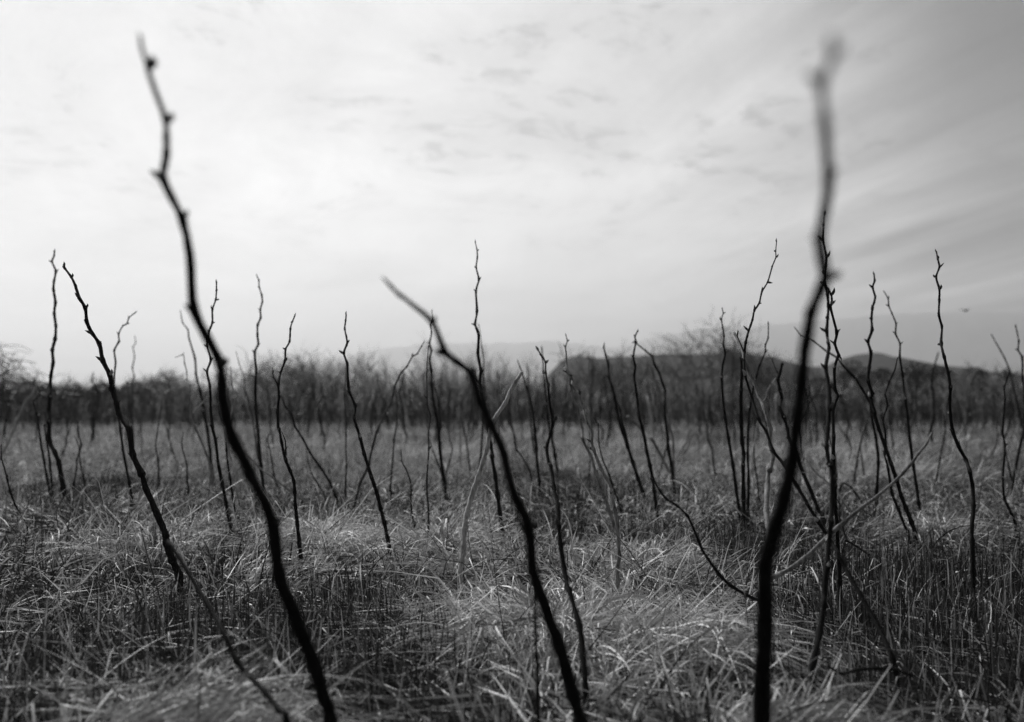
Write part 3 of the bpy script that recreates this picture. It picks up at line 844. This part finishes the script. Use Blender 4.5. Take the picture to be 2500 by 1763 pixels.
# ------------------------------------------------------------------ thicket
def thicket(name, N, y0, y1, x0, x1, hfun, tone, label, rad=.015, twig_n=5, twig_tone=1.0, hs=1.0):
    """upright stems with fine twigs at their tops; (x0, x1) are slopes x/y"""
    B = Batch()
    yv = y0 + (y1 - y0) * rng.random(N) ** .9
    sl = rng.uniform(x0, x1, N)
    yv = yv + (vnoise(sl * 22, sl * 0, 1.1, 77) - .5) * 4.0 + (vnoise(sl * 22, sl * 0, .35, 78) - .5) * 2.0
    xv = sl * yv
    h = hfun(sl, yv) * hs * np.clip(rng.normal(.78, .17, N), .35, 1.15) * (.55 + .8 * vnoise(xv, yv, 1.4, 71))
    S = 7
    t = np.linspace(0, 1, S)
    jx = np.cumsum(rng.normal(0, .025, (N, S)), 1)
    jy = np.cumsum(rng.normal(0, .025, (N, S)), 1)
    lean = rng.normal(-.03, .10, N)
    P = np.stack([xv[:, None] + (jx - jx[:, :1] + lean[:, None] * t) * h[:, None], yv[:, None] + (jy - jy[:, :1]) * h[:, None], G(xv, yv)[:, None] - .03 + t * h[:, None]], -1)
    r = rad * rng.uniform(.6, 1.4, N)
    tn = tone[0] + (tone[1] - tone[0]) * rng.random(N) ** 3
    B.add(tubes(P, r[:, None] * (1 - .7 * t), 4), tn)
    # twigs
    for q in range(twig_n):
        k = rng.integers(3, S - 1, N)
        st = P[np.arange(N), k]
        L = h * rng.uniform(.15, .38, N)
        az_ = rng.uniform(0, 6.28, N)
        s4 = np.linspace(0, 1, 4)
        el = rng.uniform(.5, 1.25, N)
        wob = np.cumsum(rng.normal(0, .05, (N, 4)), 1) * L[:, None]
        TP = st[:, None] + np.stack([np.cos(az_)[:, None] * np.cos(el)[:, None] * L[:, None] * s4 + wob, np.sin(az_)[:, None] * np.cos(el)[:, None] * L[:, None] * s4,
                                     np.sin(el)[:, None] * L[:, None] * s4], -1)
        B.add(tubes(TP, (r * .5)[:, None] * (1 - .75 * s4), 3), tn * twig_tone * rng.uniform(.8, 1.6, N))
    return tag(link(name, B.mesh(name), M_WOOD), label, 'thicket', kind='stuff')


def prof_h(pts, dref):
    xs = (np.array([p[0] for p in pts]) - 1148) / (FPX * .9184)
    hs = (905 - np.array([p[1] for p in pts])) / (FPX * .9184)
    return lambda sl, yv: np.interp(sl, xs, hs) * (dref * .6 + yv * .4) + CAM_Z


H1 = prof_h([(-300, 872), (0, 878), (240, 880), (430, 872), (560, 868), (640, 842), (760, 846), (900, 846), (1100, 838), (1230, 852), (1320, 866), (1480, 862), (1700, 864), (1850, 862), (2000, 858), (2296, 856), (2600, 856)], 24)
thicket('thicket', 5600, 19.3, 33, -.70, .70, H1, (.006, .34), 'dense thicket of bare dark saplings along the far edge of the field', hs=.95)
H2 = prof_h([(-300, 868), (0, 872), (430, 862), (560, 858), (600, 826), (700, 822), (900, 830), (1100, 818), (1210, 834), (1290, 862), (1500, 862), (1650, 862), (1700, 864), (1850, 864), (2000, 858), (2296, 852), (2600, 852)], 44)
thicket('thicket', 3800, 33, 56, -.66, .66, H2, (.04, .50), 'paler bushy back of the sapling thicket against the mountains', rad=.016, twig_n=13, twig_tone=2.2, hs=1.10)


# ------------------------------------------------------------------ trees and bushes
def bare_tree(loc, height, spread, label, n_limb=9, seed=1, tone=(.03, .09), trunk_r=.05, droop=0.0, cat='tree', name='bare_tree', group=None, fine=5, minr=.011):
    r_ = np.random.default_rng(seed)
    e = bpy.data.objects.new(name, None)
    scn.collection.objects.link(e)
    e.location = loc
    tag(e, label, cat, group)
    S = 6
    s = np.linspace(0, 1, S)

    def grow(st, dirs, L, r0, r1, curl, grav):
        N = len(st)
        d = dirs.copy()
        P = [st]
        for _ in range(S - 1):
            d = d + r_.normal(0, curl, d.shape) + np.array([0, 0, grav])
            d /= np.linalg.norm(d, axis=1, keepdims=True)
            P.append(P[-1] + d * (L / (S - 1))[:, None])
        return np.stack(P, 1), r0[:, None] + (r1 - r0)[:, None] * s
    tr = Batch()
    P0, R0 = grow(np.zeros((3, 3)) + np.array([[0, 0, -.05], [.08, 0, -.05], [-.06, .05, -.05]]), np.array([[.12, 0, 1.], [.5, .2, .9], [-.5, -.1, .9]]), np.full(3, height * .42),
                  np.array([1, .7, .7]) * trunk_r, np.array([.6, .5, .5]) * trunk_r, .12, .0)
    tr.add(tubes(P0, R0, 6), np.full(3, tone[0]))
    link('trunk', tr.mesh('trunk'), M_WOOD, e)
    cr = Batch()
    lev = [(P0, R0)]
    Ls = [height * .42, height * .3, height * .2]
    for li, cnt in enumerate((n_limb, 7, fine)):
        Pp, Rp = lev[-1]
        N0 = len(Pp)
        idx = np.repeat(np.arange(N0), cnt)
        k = r_.integers(2, S, len(idx))
        st = Pp[idx, k]
        az_ = r_.uniform(0, 6.28, len(idx))
        up = Pp[idx, k] - Pp[idx, k - 1]
        up /= np.linalg.norm(up, axis=1, keepdims=True)
        dr = up * .7 + np.stack([np.cos(az_) * spread, np.sin(az_) * spread, r_.uniform(-.1, .6, len(idx))], -1)
        dr /= np.linalg.norm(dr, axis=1, keepdims=True)
        r0 = Rp[idx, k] * .6
        Pn, Rn = grow(st, dr, Ls[li] * r_.uniform(.6, 1.2, len(idx)), r0, r0 * .35, .22, -droop * (li + .3))
        cr.add(tubes(Pn, np.maximum(Rn, minr * (1 - .5 * s)), 4 if li < 2 else 3), tone[0] + (tone[1] - tone[0]) * r_.random(len(idx)))
        lev.append((Pn, Rn))
    link('crown', cr.mesh('crown'), M_WOOD, e)
    return e


def at(dispx, d):
    return ((dispx - 1148) / (FPX * .9184) * d, d, float(G((dispx - 1148) / (FPX * .9184) * d, d)) - .02)


bare_tree(at(1575, 38), 4.1, .9, 'broad bare spreading tree rising above the thicket in front of the hill', 9, 3, (.02, .06), .07)
bare_tree(at(1690, 36), 2.9, .9, 'smaller bare tree at the right of the broad one', 7, 8, (.05, .12), .05)
bare_tree(at(1350, 34), 2.7, .8, 'dark bare bush below the left end of the hill', 7, 12, (.02, .06), .05)
bare_tree(at(370, 33), 1.9, .9, 'low rounded bare bush left of the big blurred stalk', 7, 21, (.03, .10), .04)
bare_tree(at(640, 32), 2.8, .8, 'pale bare bush where the thicket rises on the left', 7, 24, (.06, .2), .04)
bare_tree(at(2165, 26), 1.5, 1.0, 'low pale rounded bush in front of the dark right bank', 7, 27, (.10, .3), .03)
bare_tree(at(-80, 20), 2.45, .6, 'bare drooping tree swaying in at the left picture edge', 11, 31, (.008, .03), .05, droop=.10, fine=3, minr=.010)


def leafy_bush(loc, w_, h_, label, seed, nl=20000):
    r_ = np.random.default_rng(seed)
    e = bpy.data.objects.new('dense_bush', None)
    scn.collection.objects.link(e)
    e.location = loc
    tag(e, label, 'bush')
    nb = 26
    cx = r_.uniform(-1, 1, nb) * w_ * .42
    cy = r_.uniform(-1, 1, nb) * w_ * .3
    cz = h_ * (.25 + .45 * r_.random(nb) * (1 - (cx / (w_ * .55)) ** 2))
    rad = r_.uniform(.16, .30, nb) * h_
    b = r_.integers(0, nb, nl)
    v = r_.normal(0, 1, (nl, 3))
    v /= np.linalg.norm(v, axis=1, keepdims=True)
    p = np.stack([cx, cy, cz], -1)[b] + v * (rad[b] * r_.random(nl) ** .4)[:, None]
    p[:, 2] = np.maximum(p[:, 2], .02)
    d1 = r_.normal(0, 1, (nl, 3))
    d1 /= np.linalg.norm(d1, axis=1, keepdims=True)
    d2 = np.cross(d1, v)
    d2 /= np.linalg.norm(d2, axis=1, keepdims=True) + 1e-9
    ls = r_.uniform(.018, .042, nl)[:, None] * (h_ / 1.3)
    V = np.stack([p - d1 * ls, p - d2 * ls * .5, p + d1 * ls, p + d2 * ls * .5], 1).reshape(-1, 3)
    Q = np.arange(nl * 4).reshape(-1, 4)
    link('crown', mesh_from('crown', V, Q, np.repeat(r_.uniform(.012, .04, nl), 4), False), M_WOOD, e)
    P = np.stack([np.zeros((nb, 3)), np.stack([cx, cy, cz], -1) * .5 + np.array([0, 0, .1]), np.stack([cx, cy, cz], -1)], 1)
    link('trunk', mesh_from('trunk', *tubes(P, np.tile([.02, .014, .006], (nb, 1)), 5), tone=np.full(nb * 4 * 5, .03)), M_WOOD, e)
    return e


leafy_bush(at(30, 23), 2.2, 1.5, 'dense dark evergreen bush at the left edge under the drooping tree', 41)
leafy_bush(at(190, 26), 2.3, 1.62, 'dense dark evergreen bush with a smooth rounded top left of the slanting stalk', 42)
leafy_bush(at(300, 27), 1.6, 1.35, 'smaller dark evergreen bush right of the rounded one', 43)
for i, (dx, dd, ww, hh, lb) in enumerate([(1930, 40, 4, 2.0, 'dark wooded clump under the right hilltop'), (2060, 42, 4.5, 2.15, 'dark wooded clump between the right hilltop and the lone stalk'),
                                          (2190, 40, 4.5, 1.95, 'dark wooded clump right of the lone stalk'), (2310, 41, 4.5, 1.95, 'dark wooded clump at the right picture edge')]):
    leafy_bush(at(dx, dd), ww, hh * 1.25, lb, 50 + i, 26000)

# ------------------------------------------------------------------ bird
bm_body = np.array([[-.09, 0, 0], [-.05, 0, .005], [0, 0, .01], [.06, 0, .012], [.10, 0, .01]])
V, Q = tubes(bm_body[None], np.array([[.008, .022, .03, .024, .008]]), 8)
bird = link('bird', mesh_from('bird', V, Q), M_DARK)
bird.location = ray_point(2359, 759, 30)
tag(bird, 'tiny dark bird flying in the sky above the right hills', 'bird')
bird.rotation_euler = (0, -.3, .4)
for sgn in (-1, 1):
    w_ = np.array([[.04, 0], [.03, .10], [-.01, .20], [-.03, .20], [-.03, .10], [-.03, 0]])
    top = np.stack([w_[:, 0], w_[:, 1] * sgn, .015 + .25 * w_[:, 1]], -1)
    bot = top - np.array([0, 0, .005])
    me = bpy.data.meshes.new('wing')
    k = len(w_)
    me.from_pydata(np.concatenate([top, bot]).tolist(), [], [list(range(k)), list(range(2 * k - 1, k - 1, -1))] + [[i, (i + 1) % k, k + (i + 1) % k, k + i] for i in range(k)])
    link('wing', me, M_DARK, bird)


# ------------------------------------------------------------------ grass
def scatter(y0, y1, rho, slope=.66, pad=.35):
    n_ = int(rho * (slope * (y0 + y1) + 2 * pad) * (y1 - y0))
    yv = np.sqrt(y0 * y0 + (y1 * y1 - y0 * y0) * rng.random(n_))
    xv = rng.uniform(-1, 1, n_) * (slope * yv + pad)
    return xv, yv


# patches of upright dark reeds (photo columns / rows on the ground) and pale lodged swaths
REED_AT = [(470, 1310, .45), (900, 1470, .5), (760, 1480, .45), (1800, 1290, .4), (2130, 1330, .5), (2250, 1420, .6), (2420, 1350, .6), (1990, 1520, .4), (1330, 1240, .3),
           (330, 1480, .4), (1000, 1560, .35), (500, 1600, .3), (2050, 1240, .3), (1560, 1260, .25), (2400, 1520, .4), (60, 1600, .3), (1480, 1190, .4), (230, 1160, .6)]
PALE_AT = [(1350, 1440, .5), (1500, 1420, .45), (820, 1260, .4), (1080, 1270, .35), (1150, 1240, .3), (350, 1290, .35), (1550, 1330, .35), (250, 1660, .35), (1180, 1330, .3), (1420, 1560, .35), (640, 1330, .3)]


def patch(x, y, L):
    m = np.zeros(len(x))
    for u_, v_, r_ in L:
        d_ = ground_depth(v_)
        p = ray_point(u_, v_, d_)
        m = np.maximum(m, np.exp(-(((x - p[0]) ** 2 + ((y - p[1]) * .8) ** 2) / (r_ * r_ * .55))))
    return m


def flow(x, y):
    return 6.283 * 1.6 * (vnoise(x, y, .8, 21) + .45 * vnoise(x, y, .3, 22))


lodged, reeds, field = Batch(), Batch(), Batch()
for (y0, y1, rho, wd, seg) in [(.75, 1.6, 2500, .0050, 8), (1.6, 3.0, 2900, .0054, 7), (3.0, 5.0, 2800, .0060, 6), (5.0, 7.5, 2200, .0070, 5)]:
    x, y = scatter(y0, y1, rho)
    pale = patch(x, y, PALE_AT)
    reed = patch(x, y, REED_AT)
    keep = rng.random(len(x)) < np.clip(.70 + .6 * pale - .20 * reed, .15, 1)
    x, y, pale, reed = x[keep], y[keep], pale[keep], reed[keep]
    n_ = len(x)
    root = np.stack([x, y, G(x, y)], -1)
    azm = flow(x, y) + rng.normal(0, .95, n_)
    L = rng.uniform(.05, .22, n_) * (1 + .5 * pale) * np.where(rng.random(n_) < .06, 1.7, 1)
    ph0 = rng.uniform(-.1, 1.35, n_)
    ph1 = ph0 - rng.uniform(.1, 1.5, n_)
    lie = rng.uniform(.003, .055, n_) + .04 * pale
    dead = rng.random(n_) < (.42 if y0 > 1 else .30) + .45 * pale - .24 * reed  # fewer pale blades in the nearest band, standing in for lens vignetting
    tone = np.where(dead, np.clip(rng.lognormal(math.log(.46), .4, n_), .10, .80), np.clip(rng.lognormal(math.log(.03), .5, n_), .008, .12))
    kk = np.where(rng.random(n_) < .5, rng.uniform(.25, .75, n_), 0)
    lodged.add(ribbons(root, azm, ph0, ph1, L, wd * rng.uniform(.5, 1.3, n_), rng.normal(0, .4, n_), rng.uniform(-1.2, 1.2, n_), seg, lie, kink=kk), tone)
    # reeds
    x, y = scatter(y0, y1, rho * 1.3)
    reed = patch(x, y, REED_AT)
    nz = vnoise(x, y, .30, 33)
    keep = rng.random(len(x)) < np.clip(.06 + .6 * reed + .5 * (nz - .5), .03, 1) * (1 if y0 > 1.5 else .7)
    x, y, reed = x[keep], y[keep], reed[keep]
    n_ = len(x)
    root = np.stack([x, y, G(x, y)], -1)
    L = rng.uniform(.04, .13, n_) * (1 + .35 * reed)
    ph0 = rng.uniform(1.15, 1.85, n_)
    ph1 = ph0 - rng.uniform(-.2, .5, n_)
    tone = np.where(rng.random(n_) < .16, rng.uniform(.15, .5, n_), np.clip(rng.lognormal(math.log(.03), .6, n_), .008, .15))
    kk = np.where(rng.random(n_) < .15, rng.uniform(.5, .8, n_), 0)
    reeds.add(ribbons(root, rng.uniform(0, 6.28, n_), ph0, np.where(kk > 0, ph0 - rng.uniform(.8, 2.0, n_), ph1), L, wd * rng.uniform(.5, 1.15, n_), rng.normal(0, .2, n_), rng.uniform(-.5, .5, n_), 5, None, .85, kink=kk), tone)
for (y0, y1, rho, wd, seg) in [(7.5, 12, 1700, .007, 4), (12, 18, 900, .010, 3), (18, 27, 380, .014, 3)]:
    x, y = scatter(y0, y1, rho)
    n_ = len(x)
    cl_ = vnoise(x, y, 1.3, 44)
    root = np.stack([x, y, G(x, y)], -1)
    L = rng.uniform(.12, .34, n_)
    ph0 = rng.uniform(.5, 1.6, n_)
    ph1 = ph0 - rng.uniform(.5, 2.4, n_)
    dark = rng.random(n_) < np.clip(.16 + 1.3 * (vnoise(x, y, .5, 45) - .5) * (vnoise(x, y, 2.2, 46)), .02, .8)
    tone = np.where(dark, rng.uniform(.02, .07, n_), np.clip(rng.lognormal(math.log(.37), .4, n_) * (.45 + 1.1 * cl_), .05, .8))
    field.add(ribbons(root, flow(x, y) + rng.normal(0, .9, n_), ph0, ph1, L, wd * rng.uniform(.5, 1.3, n_), rng.normal(0, .5, n_), rng.uniform(-1.2, 1.2, n_), seg, rng.uniform(.01, .08, n_)), tone)
for (y0, y1, rho, wd) in [(7.5, 13, 1100, .0075), (13, 19, 500, .010)]:
    x, y = scatter(y0, y1, rho)
    keep = rng.random(len(x)) < np.clip(.04 + 2.4 * (vnoise(x, y, .45, 33) - .55) * vnoise(x, y, 2.4, 34), .02, 1)
    x, y = x[keep], y[keep]
    n_ = len(x)
    ph0 = rng.uniform(1.1, 1.8, n_)
    tone = np.where(rng.random(n_) < .2, rng.uniform(.2, .5, n_), np.clip(rng.lognormal(math.log(.03), .5, n_), .008, .12))
    reeds.add(ribbons(np.stack([x, y, G(x, y)], -1), rng.uniform(0, 6.28, n_), ph0, ph0 - rng.uniform(-.2, .6, n_), rng.uniform(.10, .26, n_), wd * rng.uniform(.6, 1.3, n_),
                      rng.normal(0, .2, n_), rng.uniform(-.5, .5, n_), 3, None, .85), tone)
tag(link('lodged_grass', lodged.mesh('lodged_grass', False), M_LODGED), 'tangled pale dry grass lying flat over the near field', 'grass', kind='stuff')
tag(link('reed_grass', reeds.mesh('reed_grass', False), M_REED), 'short upright dark grass stubble among the pale grass', 'grass', kind='stuff')
tag(link('field_grass', field.mesh('field_grass', False), M_FIELD), 'blurred pale dry grass of the far field up to the thicket', 'grass', kind='stuff')


def tussock(u_, v_, Rr, H, n_, label, az0=None, azs=3.14, tone=.3, L0=.38):
    """a mop of long blades rising from a crown and draping down all round"""
    d_ = ground_depth(v_, .16)
    cx, cy, _ = ray_point(u_, v_, d_)
    rr = Rr * np.sqrt(rng.random(n_)) * .55
    aa = rng.uniform(0, 6.28, n_)
    x = cx + rr * np.cos(aa)
    y = cy + rr * np.sin(aa)
    hz = H * np.exp(-(rr / (Rr * .5)) ** 2)
    out = np.arctan2(y - cy, x - cx) + rng.normal(0, .75, n_)
    if az0 is not None:
        out = az0 + rng.normal(0, azs, n_)
    g = float(G(cx, cy))
    root = np.stack([x - cx, y - cy, G(x, y) - g + hz * rng.uniform(.35, 1, n_)], -1)
    L = rng.uniform(.5, 1.2, n_) * L0 * .8
    ph0 = rng.uniform(.0, .9, n_)
    ph1 = ph0 - rng.uniform(1.0, 1.9, n_)
    tn = np.clip(rng.lognormal(math.log(tone * 1.5), .5, n_), .03, .80)
    V, Q = ribbons(root, out, ph0, ph1, L, .0052 * rng.uniform(.45, 1.3, n_), rng.normal(0, .45, n_), rng.uniform(-1.2, 1.2, n_), 8, None, .85, kink=np.where(rng.random(n_) < .4, rng.uniform(.2, .7, n_), 0))
    # nothing sinks below the ground
    V[:, 2] = np.maximum(V[:, 2], G(V[:, 0] + cx, V[:, 1] + cy) - g + .01)
    o = link('grass_tussock', mesh_from('grass_tussock', V, Q, np.repeat(tn, 18), False), M_LODGED)
    o.location = (cx, cy, g)
    return tag(o, label, 'grass tussock', 'draped tussocks of pale grass')


tussock(1340, 1440, .42, .15, 3000, 'biggest pale tussock draping forward beside the middle foreground stalk', tone=.30, L0=.36)
tussock(1560, 1455, .36, .10, 1800, 'pale tussock combed flat to the right of the biggest one', az0=-.5, azs=.5, tone=.30, L0=.42)
tussock(1075, 1275, .26, .13, 1300, 'rounded hanging tussock in front of the pale barked stick', tone=.28, L0=.30)
tussock(800, 1270, .34, .11, 1700, 'bright tussock hanging around the side-shoot stalk foot', tone=.34, L0=.32)
tussock(1580, 1290, .30, .10, 1200, 'arched tussock under the hooked-tip stalk', tone=.26, L0=.30)
tussock(380, 1290, .32, .10, 1100, 'straggling pale tussock left behind the slanting stalk', tone=.28, L0=.36)
tussock(330, 1690, .34, .07, 1500, 'flattened blurred tussock at the lower left corner', az0=.15, azs=.4, tone=.22, L0=.45)
tussock(2290, 1250, .30, .10, 1000, 'curly pale tussock left of the lone S-bent stalk foot', tone=.22, L0=.26)
tussock(1900, 1640, .25, .05, 900, 'flat blurred tussock in the lower right under the fallen branch', az0=.4, azs=.7, tone=.18, L0=.35)

# ------------------------------------------------------------------ air
hz_ = bpy.data.materials.new('haze_air')
hz_.use_nodes = True
t = hz_.node_tree
t.nodes.clear()
out = t.nodes.new('ShaderNodeOutputMaterial')
pv = t.nodes.new('ShaderNodeVolumePrincipled')
pv.inputs['Color'].default_value = (1, 1, 1, 1)
pv.inputs['Density'].default_value = 0.00075
pv.inputs['Anisotropy'].default_value = 0.5
t.links.new(pv.outputs[0], out.inputs['Volume'])
hx, hzb, hzt = 3700, -2.0, 290
Vb = np.array([[sx * hx, sy * hx, zz] for zz in (hzb, hzt) for sx, sy in ((-1, -1), (1, -1), (1, 1), (-1, 1))], float)
Qb = np.array([[3, 2, 1, 0], [4, 5, 6, 7], [0, 1, 5, 4], [1, 2, 6, 5], [2, 3, 7, 6], [3, 0, 4, 7]])
tag(link('haze', mesh_from('haze', Vb, Qb, smooth=False), hz_), 'pale haze in the distant air', 'haze', kind='stuff')
